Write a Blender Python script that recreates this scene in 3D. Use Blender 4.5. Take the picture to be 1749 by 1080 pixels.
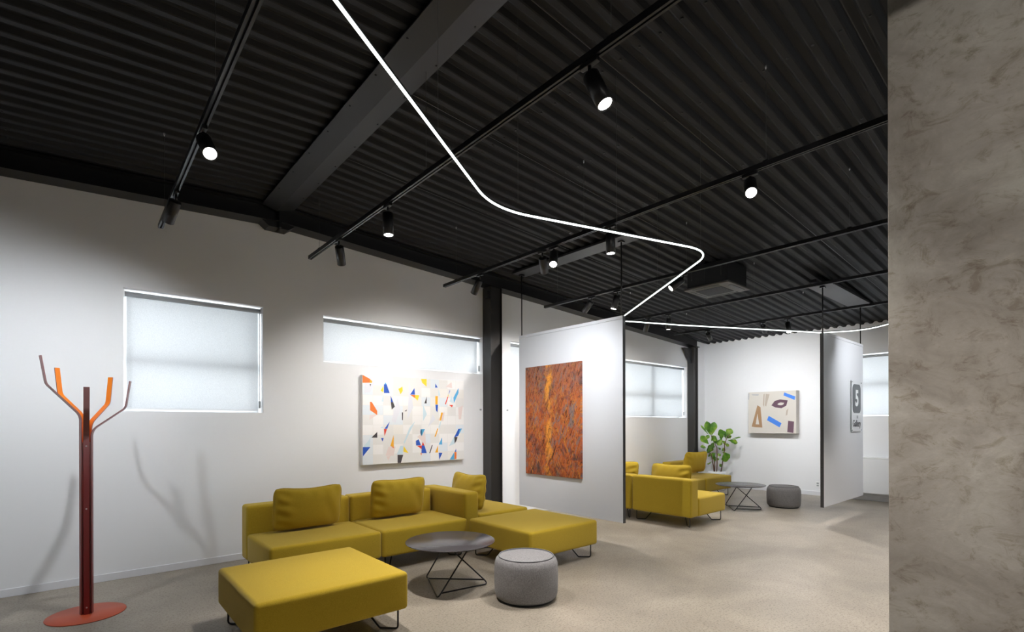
import bpy, bmesh, math, random
from mathutils import Vector, Matrix, Quaternion, noise
PI = math.pi
for o in list(bpy.data.objects): bpy.data.objects.remove(o)
sc = bpy.context.scene
C = sc.collection
rnd = random.Random(7)

# ------------------------------------------------------------ camera, sky, exposure
cam_d = bpy.data.cameras.new('camera'); cam = bpy.data.objects.new('camera', cam_d); C.objects.link(cam)
YAW, ROLL, FPX, CYPX = 0.713713, 0.002427, 858.96, 724.24
fw = Vector((math.sin(YAW), math.cos(YAW), 0)); rt = Vector((math.cos(YAW), -math.sin(YAW), 0)); dn = Vector((0, 0, -1))
cr, sr = math.cos(ROLL), math.sin(ROLL)
r2 = rt*cr + dn*sr; d2 = dn*cr - rt*sr
cam.matrix_world = Matrix(((r2.x, -d2.x, -fw.x, 0), (r2.y, -d2.y, -fw.y, 0), (r2.z, -d2.z, -fw.z, 1.43), (0, 0, 0, 1)))
cam_d.sensor_fit = 'HORIZONTAL'; cam_d.sensor_width = 36; cam_d.lens = 36*FPX/1749
cam_d.shift_y = (CYPX-540)/1749; cam_d.clip_start = .05; cam_d.clip_end = 100
sc.camera = cam
w = bpy.data.worlds.new('sky'); sc.world = w; w.use_nodes = True
w.node_tree.nodes['Background'].inputs[0].default_value = (.985, .99, 1, 1)
w.node_tree.nodes['Background'].inputs[1].default_value = 5.0
sc.view_settings.view_transform = 'Standard'; sc.view_settings.look = 'None'
sc.view_settings.exposure = 0.22; sc.view_settings.gamma = 1
try: sc.view_settings.use_curve_mapping = False
except Exception: pass

# ------------------------------------------------------------ materials
def mat(name, col, rough=.5, metal=0, spec=.5):
    m = bpy.data.materials.new(name); m.use_nodes = True
    b = m.node_tree.nodes['Principled BSDF']
    b.inputs['Base Color'].default_value = (*col, 1); b.inputs['Roughness'].default_value = rough
    b.inputs['Metallic'].default_value = metal; b.inputs['Specular IOR Level'].default_value = spec
    return m
def nn(m, t, **k):
    n = m.node_tree.nodes.new(t)
    for a, v in k.items(): setattr(n, a, v)
    return n
def lk(m, a, b): m.node_tree.links.new(a, b)
def coord(m, scale=(1, 1, 1), kind='Object'):
    tc = nn(m, 'ShaderNodeTexCoord'); mp = nn(m, 'ShaderNodeMapping'); mp.inputs['Scale'].default_value = scale
    lk(m, tc.outputs[kind], mp.inputs['Vector']); return mp.outputs[0]
def noi(m, vec, s, detail=4, rough=.5, dist=0):
    n = nn(m, 'ShaderNodeTexNoise'); n.inputs['Scale'].default_value = s; n.inputs['Detail'].default_value = detail
    n.inputs['Roughness'].default_value = rough; n.inputs['Distortion'].default_value = dist
    lk(m, vec, n.inputs['Vector']); return n.outputs['Fac']
def ramp(m, fac, stops, interp='LINEAR'):
    r = nn(m, 'ShaderNodeValToRGB'); r.color_ramp.interpolation = interp
    e = r.color_ramp.elements
    e[0].position, e[0].color = stops[0][0], (*stops[0][1], 1); e[1].position, e[1].color = stops[-1][0], (*stops[-1][1], 1)
    for p, c in stops[1:-1]:
        q = e.new(p); q.color = (*c, 1)
    lk(m, fac, r.inputs[0]); return r.outputs[0]
def mixc(m, fac, a, b, blend='MIX'):
    x = nn(m, 'ShaderNodeMix', data_type='RGBA', blend_type=blend)
    for s, v in ((x.inputs[0], fac), (x.inputs[6], a), (x.inputs[7], b)):
        if isinstance(v, (int, float)): s.default_value = v
        elif isinstance(v, tuple): s.default_value = (*v, 1)
        else: lk(m, v, s)
    return x.outputs[2]
def setc(m, c): lk(m, c, m.node_tree.nodes['Principled BSDF'].inputs['Base Color'])
def bump(m, h, strength=.3, dist=.002):
    b = nn(m, 'ShaderNodeBump'); b.inputs['Strength'].default_value = strength; b.inputs['Distance'].default_value = dist
    lk(m, h, b.inputs['Height']); lk(m, b.outputs[0], m.node_tree.nodes['Principled BSDF'].inputs['Normal'])
def emit(name, col, s):
    m = bpy.data.materials.new(name); m.use_nodes = True; nt = m.node_tree; nt.nodes.clear()
    e = nt.nodes.new('ShaderNodeEmission'); o = nt.nodes.new('ShaderNodeOutputMaterial')
    e.inputs[0].default_value = (*col, 1); e.inputs[1].default_value = s; nt.links.new(e.outputs[0], o.inputs[0]); return m

M_wall = mat('white_paint', (.80, .81, .825), .6, spec=.3)
v = coord(M_wall); bump(M_wall, noi(M_wall, v, 90, 3), .06, .002)
M_white = mat('white_lacquer', (.84, .85, .86), .35)
M_panel = mat('partition_paint', (.76, .77, .80), .5)
M_floor = mat('polished_concrete', (.3, .27, .24), .42, spec=.45)
v = coord(M_floor)
big = ramp(M_floor, noi(M_floor, v, 1.3, 6, .62, .4), [(.3, (.24, .210, .170)), (.52, (.312, .274, .222)), (.7, (.38, .336, .276))])
sm = ramp(M_floor, noi(M_floor, v, 60, 3, .7), [(.36, (.60, .58, .55)), (.47, (1, 1, 1)), (.62, (1.0, 1, 1)), (.74, (1.22, 1.2, 1.18))])
sp = ramp(M_floor, noi(M_floor, v, 95, 3, .65), [(.33, (.48, .46, .43)), (.43, (1, 1, 1)), (.9, (1, 1, 1))])
setc(M_floor, mixc(M_floor, 1.0, mixc(M_floor, 1.0, big, sm, 'MULTIPLY'), sp, 'MULTIPLY'))
bump(M_floor, noi(M_floor, v, 35, 4), .12, .002)
M_deck = mat('charcoal_deck_paint', (.030, .031, .034), .62, spec=.28)
v = coord(M_deck, (1, 1, 1)); setc(M_deck, ramp(M_deck, noi(M_deck, v, 2.2, 4), [(.3, (.0082, .0086, .0100)), (.7, (.0120, .0126, .0146))]))
M_trim = mat('charcoal_flashing', (.019, .0195, .022), .45)
M_steel = mat('black_steel_paint', (.009, .009, .010), .4)
M_col = mat('column_steel_paint', (.028, .026, .024), .42)
M_black = mat('black_powder_coat', (.006, .006, .007), .38)
M_dark = mat('dark_grey_metal', (.055, .055, .058), .4)
M_rod = mat('black_rod', (.008, .008, .009), .3)
M_base = mat('baseboard_white', (.72, .73, .76), .4)
M_conc = mat('raw_concrete', (.3, .28, .25), .8, spec=.2)
v = coord(M_conc)
a = ramp(M_conc, noi(M_conc, v, 2.2, 8, .62, .8), [(.32, (.155, .138, .118)), (.47, (.215, .197, .172)), (.6, (.265, .25, .220)), (.75, (.31, .295, .26))])
v2 = coord(M_conc, (3, 3, 4.5))
b = ramp(M_conc, noi(M_conc, v2, 2.4, 7, .72, 1.4), [(.36, (.74, .70, .65)), (.46, (1, 1, 1)), (.62, (1.0, 1, 1)), (.74, (1.12, 1.1, 1.06))])
c_ = ramp(M_conc, noi(M_conc, coord(M_conc, (1, 1, 1.3)), 9, 10, .78, .8), [(.34, (.70, .66, .60)), (.45, (.96, .95, .93)), (.55, (1, 1, 1)), (.68, (1.12, 1.11, 1.08))])
setc(M_conc, mixc(M_conc, 1.0, mixc(M_conc, 1.0, a, b, 'MULTIPLY'), c_, 'MULTIPLY')); bump(M_conc, noi(M_conc, v, 60, 6, .7), .25, .003)
def fabric(name, c1, c2, s=260, sheen=.15):
    m = mat(name, c1, .95, spec=.12)
    v = coord(m); f = noi(m, v, s, 3, .7)
    setc(m, ramp(m, f, [(.3, c1), (.7, c2)])); bump(m, f, .35, .0015)
    m.node_tree.nodes['Principled BSDF'].inputs['Sheen Weight'].default_value = sheen
    return m
M_yel = fabric('mustard_wool', (.36, .245, .016), (.50, .348, .030))
M_grey = fabric('grey_felt', (.155, .150, .152), (.29, .28, .285), 120, .1)
M_zip = mat('dark_zip', (.05, .02, .01), .7)
M_top = mat('dark_laminate', (.050, .045, .048), .27, spec=.6)
M_led = emit('led_diffuser', (.90, 1.0, .97), 3.2)
M_lens = emit('lamp_lens', (1, .97, .93), 14)
M_canvas = mat('canvas_white', (.80, .80, .79), .7)
M_glass = bpy.data.materials.new('window_glass'); M_glass.use_nodes = True
nt = M_glass.node_tree; nt.nodes.clear(); o_ = nt.nodes.new('ShaderNodeOutputMaterial'); tp = nt.nodes.new('ShaderNodeBsdfTransparent'); gl = nt.nodes.new('ShaderNodeBsdfGlossy'); mx = nt.nodes.new('ShaderNodeMixShader')
tp.inputs[0].default_value = (.95, .97, .97, 1); gl.inputs['Roughness'].default_value = .03; mx.inputs[0].default_value = .06
nt.links.new(tp.outputs[0], mx.inputs[1]); nt.links.new(gl.outputs[0], mx.inputs[2]); nt.links.new(mx.outputs[0], o_.inputs[0])
M_wire = mat('suspension_wire', (.06, .06, .065), .5)
M_chrome = mat('silver_screw', (.6, .58, .58), .3, .8)

# ------------------------------------------------------------ mesh helpers
def new(): return bmesh.new()
def box(bm, x0, x1, y0, y1, z0, z1, bev=0, seg=2, mi=0, M=None):
    r = bmesh.ops.create_cube(bm, size=1)
    vs = r['verts']
    T = Matrix.Translation(((x0+x1)/2, (y0+y1)/2, (z0+z1)/2)) @ Matrix.Diagonal((abs(x1-x0), abs(y1-y0), abs(z1-z0), 1))
    bmesh.ops.transform(bm, matrix=T, verts=vs)
    fs = list({f for v in vs for f in v.link_faces})
    if bev:
        es = list({e for f in fs for e in f.edges})
        rb = bmesh.ops.bevel(bm, geom=es, offset=bev, segments=seg, affect='EDGES', profile=.5)
        fs = [f for f in rb['faces']] ; vs = list({v for f in fs for v in f.verts})
    if mi:
        for f in bm.faces:
            if f in set(fs): f.material_index = mi
    if M is not None:
        vs2 = vs if not bev else list({v for v in vs})
        bmesh.ops.transform(bm, matrix=M, verts=vs2)
    return bm
def frame_at(d, up=Vector((0, 0, 1))):
    d = d.normalized(); a = up.cross(d)
    if a.length < 1e-4: a = Vector((1, 0, 0)).cross(d)
    a.normalize(); return a, d.cross(a)
def tube(bm, pts, r, n=10, cap=True, rz=None, mi=0):
    pts = [Vector(p) for p in pts]; rings = []
    prev = None
    for i, p in enumerate(pts):
        d = (pts[min(i+1, len(pts)-1)]-pts[max(i-1, 0)]).normalized()
        if prev is None: a, b = frame_at(d)
        else:
            a = prev - d*prev.dot(d); a.normalize(); b = d.cross(a)
        prev = a
        ri = r[i] if isinstance(r, (list, tuple)) else r
        rb = ri if rz is None else rz
        rings.append([bm.verts.new(p + a*math.cos(2*PI*k/n)*ri + b*math.sin(2*PI*k/n)*rb) for k in range(n)])
    for A, B in zip(rings, rings[1:]):
        for k in range(n):
            f = bm.faces.new((A[k], A[(k+1) % n], B[(k+1) % n], B[k])); f.smooth = True; f.material_index = mi
    if cap:
        f = bm.faces.new(list(reversed(rings[0]))); f.material_index = mi
        f = bm.faces.new(rings[-1]); f.material_index = mi
    return bm
def lathe(bm, prof, n=48, c=(0, 0), mi=0):
    rings = []
    for r, z in prof:
        if r < 1e-5: rings.append([bm.verts.new((c[0], c[1], z))])
        else: rings.append([bm.verts.new((c[0]+r*math.cos(2*PI*k/n), c[1]+r*math.sin(2*PI*k/n), z)) for k in range(n)])
    for A, B in zip(rings, rings[1:]):
        for k in range(n):
            if len(A) == 1 and len(B) == 1: continue
            if len(A) == 1: f = bm.faces.new((A[0], B[(k+1) % n], B[k]))
            elif len(B) == 1: f = bm.faces.new((A[k], A[(k+1) % n], B[0]))
            else: f = bm.faces.new((A[k], A[(k+1) % n], B[(k+1) % n], B[k]))
            f.smooth = True; f.material_index = mi
    return bm
def fillet(pts, rad, n=8):
    """round the inner corners of a polyline"""
    pts = [Vector(p) for p in pts]; out = [pts[0]]
    for i in range(1, len(pts)-1):
        p, a, b = pts[i], pts[i-1], pts[i+1]; r = rad[i-1] if isinstance(rad, (list, tuple)) else rad
        u = (a-p).normalized(); v = (b-p).normalized(); ang = u.angle(v); t = r/math.tan(ang/2)
        t = min(t, (a-p).length*.49 if i > 1 else (a-p).length*.95, (b-p).length*.49 if i < len(pts)-2 else (b-p).length*.95)
        for k in range(n+1):
            s = k/n; q = (p+u*t)*(1-s)**2 + p*2*s*(1-s) + (p+v*t)*s*s; out.append(q)
    out.append(pts[-1]); return out
def obj(name, bm, m, parent=None, loc=None, smooth=False, recalc=True):
    if recalc: bmesh.ops.recalc_face_normals(bm, faces=bm.faces)
    me = bpy.data.meshes.new(name); bm.to_mesh(me); bm.free()
    for x in (m if isinstance(m, (list, tuple)) else [m]): me.materials.append(x)
    if smooth: me.shade_smooth()
    o = bpy.data.objects.new(name, me); C.objects.link(o)
    if parent: o.parent = parent
    if loc is not None: o.location = loc
    return o
def tag(o, label, cat, group=None):
    o['label'] = label; o['category'] = cat
    if group: o['group'] = group
    return o
def thing(name, label, cat, loc=(0, 0, 0), rz=0, group=None):
    o = bpy.data.objects.new(name, None); C.objects.link(o); o.empty_display_size = .1
    o.location = loc; o.rotation_euler = (0, 0, rz); return tag(o, label, cat, group)
def struct(name, bm, m, parent=None, **k):
    o = obj(name, bm, m, parent, **k)
    if not parent: o['kind'] = 'structure'
    return o
def dup(o, parent=None, **k):
    c = o.copy(); C.objects.link(c)
    if parent: c.parent = parent
    for ch in list(o.children): dup(ch, c)
    return c
def softbox(bm, x0, x1, y0, y1, z0, z1, r=.03, crown=(0, 0, .0), n=14):
    """upholstered block: rounded box whose faces swell slightly"""
    h = Vector(((x1-x0)/2, (y1-y0)/2, (z1-z0)/2)); c = Vector(((x0+x1)/2, (y0+y1)/2, (z0+z1)/2))
    def ax(hh):
        a = [hh*t for t in (-1, )] + [-hh+r*.35, -hh+r*.7, -hh+r]
        k = 9
        a += [(-hh+r)+(2*hh-2*r)*i/k for i in range(1, k)] + [hh-r, hh-r*.7, hh-r*.35, hh]
        return a
    A = [ax(h.x), ax(h.y), ax(h.z)]
    cache = {}
    def vert(p):
        key = (round(p.x, 5), round(p.y, 5), round(p.z, 5))
        if key in cache: return cache[key]
        inn = Vector((max(-h[i]+r, min(h[i]-r, p[i])) for i in range(3)))
        d = p-inn; q = inn + (d.normalized()*r if d.length > 1e-9 else d)
        for i in range(3):
            if crown[i]:
                j, k = (i+1) % 3, (i+2) % 3
                q[i] += crown[i]*(q[i]/h[i])*(1-(p[j]/h[j])**2)*(1-(p[k]/h[k])**2)
        vv = bm.verts.new(q+c); cache[key] = vv; return vv
    for i in range(3):
        j, k = (i+1) % 3, (i+2) % 3
        for s in (-1, 1):
            for a in range(len(A[j])-1):
                for b in range(len(A[k])-1):
                    q = []
                    for (aa, bb) in ((a, b), (a+1, b), (a+1, b+1), (a, b+1)):
                        p = Vector((0, 0, 0)); p[i] = s*h[i]; p[j] = A[j][aa]; p[k] = A[k][bb]; q.append(vert(p))
                    if len(set(q)) == 4:
                        f = bm.faces.new(q); f.smooth = True
    return bm

# ------------------------------------------------------------ room shell
X0, X1, Y0, YW = -3.2, 11.05, -3.2, 5.909
RX, RZ, SL = 1.63, 3.785, .056
def deckz(x): return RZ - SL*abs(x-RX)
def wall_with_holes(name, axis, pos, thick, a0, a1, holes, top):
    """wall slab with rectangular openings; axis 'Y' = wall plane at Y=pos spanning X, 'X' = plane at X=pos spanning Y"""
    bm = new(); cuts = sorted({a0, a1, *[h[0] for h in holes], *[h[1] for h in holes]} | ({RX} if axis == 'Y' else set()))
    def add(u0, u1, z0, z1a, z1b):
        P = [(u0, z0), (u1, z0), (u1, z1b), (u0, z1a)]
        def V(u, d, z): return bm.verts.new((u, pos+d, z) if axis == 'Y' else (pos+d, u, z))
        A = [V(u, 0, z) for u, z in P]; B = [V(u, thick, z) for u, z in P]
        bm.faces.new(A); bm.faces.new(list(reversed(B)))
        for i in range(4): bm.faces.new((A[i], B[i], B[(i+1) % 4], A[(i+1) % 4]))
    for u0, u1 in zip(cuts, cuts[1:]):
        hs = [h for h in holes if h[0] <= u0+1e-6 and h[1] >= u1-1e-6]
        if hs:
            h = hs[0]; add(u0, u1, 0, h[2], h[2]); add(u0, u1, h[3], top(u0), top(u1))
        else: add(u0, u1, 0, top(u0), top(u1))
    bmesh.ops.remove_doubles(bm, verts=bm.verts, dist=1e-5)
    return struct(name, bm, M_wall)
W_BIG = (.332, 1.537, 1.556, 2.712); W_STRIP = (2.192, 4.545, 2.161, 2.712); W_MID = (5.09, 7.42, 2.161, 2.712); W_FAR = (7.93, 10.262, 1.556, 2.685)
W_BACK = (.9, 3.25, 1.556, 2.712)
wall_with_holes('wall_left', 'Y', YW, .26, X0, X1+.3, [W_BIG, W_STRIP, W_MID, W_FAR], lambda x: deckz(x)+.06)
wall_with_holes('wall_back', 'X', X1, .26, Y0-.2, YW, [W_BACK], lambda y: deckz(X1)+.06)
RW_ADDED = [(4.2, 6.4, 1.3, 2.5)]  # unseen opening added to bring more ambient daylight into the room
wall_with_holes('wall_right', 'Y', Y0-.2, .2, X0, X1+.3, RW_ADDED, lambda x: deckz(x)+.06)
bm = new(); box(bm, X0-.2, X0, Y0-.2, YW+.26, 0, 4); struct('wall_front', bm, M_wall)
bm = new(); box(bm, X0-.2, X1+.3, Y0-.2, YW+.26, -.1, 0); struct('floor', bm, M_floor)
# corrugated steel deck, ribs run down the two slopes, pitch .143 m
bm = new(); P = .143; prof = [(0, 0), (.036, 0), (.045, .004), (.064, .030), (.072, .034), (.108, .034), (.116, .030), (.135, .004)]
y = Y0-.2+.04; ys = []
while y < YW+.2:
    for dy, dz in prof: ys.append((y+dy, dz))
    y += P
rows = []
for X in (X0-.1, RX, X1+.25):
    rows.append([bm.verts.new((X, yy, deckz(X)+dz)) for yy, dz in ys])
for A, B in zip(rows, rows[1:]):
    for i in range(len(ys)-1): bm.faces.new((A[i], B[i], B[i+1], A[i+1]))
top = [[bm.verts.new((X, yy, deckz(X)+.09)) for yy in (ys[0][0], ys[-1][0])] for X in (X0-.1, RX, X1+.25)]
for A, B in zip(top, top[1:]): bm.faces.new((A[0], A[1], B[1], B[0]))
def disc(bm, c, r, h, n=8):
    a = [bm.verts.new((c[0]+r*math.cos(2*PI*k/n), c[1]+r*math.sin(2*PI*k/n), c[2])) for k in range(n)]
    b = [bm.verts.new((c[0]+r*.7*math.cos(2*PI*k/n), c[1]+r*.7*math.sin(2*PI*k/n), c[2]-h)) for k in range(n)]
    for k in range(n): bm.faces.new((a[k], a[(k+1) % n], b[(k+1) % n], b[k])).material_index = 1
    bm.faces.new(b).material_index = 1
yy = Y0-.2+.04+.018
while yy < YW-.1:
    for X in (-1.4, -.4, 2.6, 3.33, 4.3, 5.65, 7.1, 8.3, 9.5): disc(bm, (X, yy, deckz(X)-.0003), .009, .006)
    yy += P
# sheet laps
for yl in (2.02, .88, 3.16, 4.3, -.26):
    for X in (RX+.02, ):
        a = [bm.verts.new((xx, yl+d, deckz(xx)-.0015)) for xx in (RX, X1+.2) for d in (0, .006)]
        bm.faces.new((a[0], a[1], a[3], a[2])).material_index = 1
struct('ceiling', bm, [M_deck, M_black], recalc=False)
bm = new(); box(bm, X0-.2, X1+.3, Y0-.2, YW+.26, 3.96, 4.05); struct('trim_1', bm, M_steel)
# ridge flashing (shallow V) and the two mounting plates of the hanging partitions
bm = new()
y0r, y1r = Y0-.1, YW-.21
sec = [(1.475, RZ-.040), (1.620, RZ-.078), (1.80, RZ-.022), (1.80, RZ-.012), (1.620, RZ-.066), (1.475, RZ-.030)]
A = [bm.verts.new((x, y0r, z)) for x, z in sec]; B = [bm.verts.new((x, y1r, z)) for x, z in sec]
for i in range(6): bm.faces.new((A[i], A[(i+1) % 6], B[(i+1) % 6], B[i]))
bm.faces.new(A); bm.faces.new(B)
yy = 1.0
while yy < 5.6:
    disc(bm, (1.50, yy, RZ-.0465), .008, .006); disc(bm, (1.765, yy+.1, RZ-.0330), .008, .006); yy += .42
struct('trim_2', bm, [M_trim, M_black])
bm = new(); box(bm, 4.70, 4.95, 3.45, 5.42, deckz(4.7)-.045, deckz(4.7)-.015, .004); struct('trim_3', bm, M_trim)
bm = new(); box(bm, 7.62, 9.75, 2.30, 2.60, deckz(9.75)-.012, deckz(9.75)+.004, .002)
box(bm, 7.75, 9.5, 2.285, 2.30, deckz(9.75)-.02, deckz(9.75)+.01)
struct('trim_4', bm, M_trim)
# baseboards
bm = new(); box(bm, X0, X1, YW-.012, YW, 0, .068, .003); struct('baseboard_left', bm, M_base)
bm = new(); box(bm, X1-.014, X1, Y0, YW, 0, .085, .003); struct('baseboard_back', bm, M_base)

# ------------------------------------------------------------ windows and blinds
def window(idx, axis, hole, mull, blind_label, chain=True):
    u0, u1, z0, z1 = hole
    def P(u, d, z): return (u, YW+d, z) if axis == 'Y' else (X1+d, u, z)
    def b(bm, ua, ub, da, db, za, zb, **k):
        p, q = P(ua, da, za), P(ub, db, zb); box(bm, p[0], q[0], p[1], q[1], za, zb, **k)
    bm = new(); t = .05
    b(bm, u0, u0+t, .20, .25, z0, z1); b(bm, u1-t, u1, .20, .25, z0, z1)
    b(bm, u0+t, u1-t, .20, .25, z0, z0+t); b(bm, u0+t, u1-t, .20, .25, z1-t, z1)
    for k, val in mull:
        if k == 'h': b(bm, u0+t, u1-t, .150, .25, val-.042, val+.042)
        else: b(bm, val-.042, val+.042, .151, .249, z0+t, z1-t)
    fr = struct('window_%d' % idx, bm, M_white)
    bm = new(); b(bm, u0+t, u1-t, .222, .228, z0+t, z1-t); obj('pane', bm, M_glass, fr)
    c = P((u0+u1)/2, .07, z1); r = thing('roller_blind', blind_label, 'blind', c, 0, 'roller blinds in the windows')
    def loc(bm_, name, m, par): 
        bmesh.ops.translate(bm_, verts=bm_.verts, vec=-Vector(c)); return obj(name, bm_, m, par)
    bm = new(); rr = .024
    tube(bm, [P(u0+.012, .075, z1-.042), P(u1-.012, .075, z1-.042)], rr, 16); loc(bm, 'roller', M_roll, r)
    bm = new(); b(bm, u0+.03, u1-.03, .0985, .1, z0+.035, z1-.042); loc(bm, 'shade', M_blind, r)
    bm = new(); b(bm, u0+.03, u1-.03, .094, .104, z0+.022, z0+.036); loc(bm, 'hem_bar', M_white, r)
    for uu in (u0, u1):
        s = 1 if uu == u0 else -1
        bm = new(); b(bm, min(uu, uu+s*.012), max(uu, uu+s*.012), .045, .105, z1-.07, z1-.012); loc(bm, 'bracket', M_white, r)
    if chain:
        ue = u1-.02 if axis == 'Y' else u0+.02
        bm = new(); tube(bm, [P(ue, .07, z1-.05), P(ue, .07, z0+.13)], .0018, 6)
        tube(bm, [P(ue, .055, z1-.05), P(ue, .055, z0+.13)], .0018, 6); ch = loc(bm, 'chain', M_white, r)
        bm = new(); b(bm, ue-.009, ue+.009, .055, .073, z0+.05, z0+.13); loc(bm, 'chain_weight', M_wgt, r)
M_roll = mat('blind_roll', (.42, .44, .46), .8)
M_wgt = mat('grey_plastic', (.35, .37, .38), .5)
M_blind = bpy.data.materials.new('blind_fabric'); M_blind.use_nodes = True
nt = M_blind.node_tree; nt.nodes.clear(); o_ = nt.nodes.new('ShaderNodeOutputMaterial'); df = nt.nodes.new('ShaderNodeBsdfDiffuse'); tr = nt.nodes.new('ShaderNodeBsdfTranslucent'); mx = nt.nodes.new('ShaderNodeMixShader')
mx.inputs[0].default_value = .42
cc = ramp(M_blind, noi(M_blind, coord(M_blind, (220, 220, 220)), 1.0, 2), [(.3, (.70, .72, .74)), (.7, (.84, .86, .88))])
lk(M_blind, cc, df.inputs[0]); lk(M_blind, cc, tr.inputs[0])
lk(M_blind, df.outputs[0], mx.inputs[1]); lk(M_blind, tr.outputs[0], mx.inputs[2]); lk(M_blind, mx.outputs[0], o_.inputs[0])
window(1, 'Y', W_BIG, [('h', 2.05)], 'large nearly square blind in the window behind the coat rack')
window(2, 'Y', W_STRIP, [], 'long low blind in the narrow window above the colourful abstract painting')
window(3, 'Y', W_MID, [('v', 6.25)], 'blind just right of the steel column, mostly hidden by the white partition', False)
window(4, 'Y', W_FAR, [('h', 2.02), ('v', 9.1)], 'blind in the left wall window behind the far sofas, with a cross shadow')
window(5, 'X', W_BACK, [('h', 2.15)], 'blind in the end wall window between hanging sign panel and concrete pillar')

def added_window(idx, h_):  # frame and pane of the added, out-of-view fill daylight window
    u0, u1, z0, z1 = h_; t = .06; ya, yb = Y0-.16, Y0-.1; bm = new()
    box(bm, u0, u0+t, ya, yb, z0, z1); box(bm, u1-t, u1, ya, yb, z0, z1); box(bm, u0+t, u1-t, ya, yb, z0, z0+t); box(bm, u0+t, u1-t, ya, yb, z1-t, z1)
    m_ = (u0+u1)/2; box(bm, m_-.03, m_+.03, ya, yb, z0+t, z1-t); fr = struct('window_%d' % idx, bm, M_white)
    obj('pane', box(new(), u0+t, u1-t, Y0-.132, Y0-.127, z0+t, z1-t), M_glass, fr)
for i, h_ in enumerate(RW_ADDED): added_window(6+i, h_)
def portal(loc, size, rot):
    l = bpy.data.lights.new('daylight_portal', 'AREA'); l.shape = 'RECTANGLE'; l.size, l.size_y = size; l.cycles.is_portal = True
    o = bpy.data.objects.new('daylight_portal', l); C.objects.link(o); o.location = loc; o.rotation_euler = rot
for u0, u1, z0, z1 in RW_ADDED: portal(((u0+u1)/2, Y0-.21, (z0+z1)/2), (u1-u0, z1-z0), (PI/2, 0, 0))
for u0, u1, z0, z1 in (W_BIG, W_STRIP, W_MID, W_FAR): portal(((u0+u1)/2, YW+.27, (z0+z1)/2), (u1-u0, z1-z0), (-PI/2, 0, 0))
portal((X1+.27, (W_BACK[0]+W_BACK[1])/2, (W_BACK[2]+W_BACK[3])/2), (W_BACK[3]-W_BACK[2], W_BACK[1]-W_BACK[0]), (0, PI/2, 0))
# ------------------------------------------------------------ steel frame
def beam(x0, x1, name, label):
    bm = new()
    def prism(sec_fn, xa, xb):
        A = [bm.verts.new((xa, *p)) for p in sec_fn(xa)]; B = [bm.verts.new((xb, *p)) for p in sec_fn(xb)]
        n = len(A)
        for i in range(n): bm.faces.new((A[i], A[(i+1) % n], B[(i+1) % n], B[i]))
        bm.faces.new(A); bm.faces.new(B)
    for lo, hi, ya, yb in ((-.178, -.166, 5.70, 5.90), (-.014, -.002, 5.70, 5.90), (-.166, -.014, 5.765, 5.80)):
        prism(lambda x: [(ya, deckz(x)+lo), (yb, deckz(x)+lo), (yb, deckz(x)+hi), (ya, deckz(x)+hi)], x0, x1)
    return tag(obj(name, bm, M_steel), label, 'beam', 'sloping roof beams along the wall')
beam(X0, 1.645, 'roof_beam', 'black steel roof beam along the wall top, left of the ridge')
rb = beam(1.669, 10.45, 'roof_beam', 'long black steel roof beam sloping down from the ridge to the far corner')
h = thing('ridge_haunch', 'black steel haunch plate under the ridge where the two roof beams meet', 'bracket', (1.657, 5.75, 3.6))
bm = new(); pts = [(1.47, 3.607), (1.55, 3.545), (1.75, 3.545), (1.83, 3.607)]
A = [bm.verts.new((x-1.657, -.02, z-3.6)) for x, z in pts]; B = [bm.verts.new((x-1.657, .14, z-3.6)) for x, z in pts]
for i in range(4): bm.faces.new((A[i], A[(i+1) % 4], B[(i+1) % 4], B[i]))
bm.faces.new(A); bm.faces.new(B); obj('gusset_plate', bm, M_steel, h)
bm = new(); box(bm, -.0115, .0115, -.058, .14, -.055, .170); obj('splice_plate', bm, M_steel, h)
def column(x0, x1, y0, zt, label, gusset):
    r = thing('steel_column', label, 'column', ((x0+x1)/2, (y0+YW)/2, 0), 0, 'black steel wall columns')
    hw, hd = (x1-x0)/2, (YW-y0)/2
    bm = new()
    box(bm, -hw, -hw+.014, -hd, hd, 0, zt); box(bm, hw-.014, hw, -hd, hd, 0, zt); box(bm, -hw+.014, hw-.014, -hd+.03, -hd+.05, 0, zt)
    obj('shaft', bm, M_col, r)
    if gusset:
        bm = new(); P_ = [(-hw, zt-.03), (-hw, zt-.36), (-hw-.30, zt-.03)]
        A = [bm.verts.new((x, -hd+.05, z)) for x, z in P_]; B = [bm.verts.new((x, -hd+.12, z)) for x, z in P_]
        for i in range(3): bm.faces.new((A[i], A[(i+1) % 3], B[(i+1) % 3], B[i]))
        bm.faces.new(A); bm.faces.new(B); obj('gusset_plate', bm, M_steel, r)
    else:
        bm = new(); box(bm, -hw-.06, -hw, -hd, -hd+.06, zt-.18, zt-.08, .006); obj('junction_box', bm, M_black, r)
    return r
column(4.55, 4.765, 5.72, deckz(4.65)-.18, 'black steel column on the wall between the abstract painting and the white partition', False)
column(10.29, 10.46, 5.75, deckz(10.4)-.18, 'thin looking black steel column in the far corner behind the plant', True)
# concrete pillar
r = tag(obj('concrete_pillar', box(new(), 2.6, 3.2, 0.0, .567, 0, 3.72, .004), M_conc), 'rough grey concrete pillar filling the right edge of the view', 'pillar')
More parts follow.
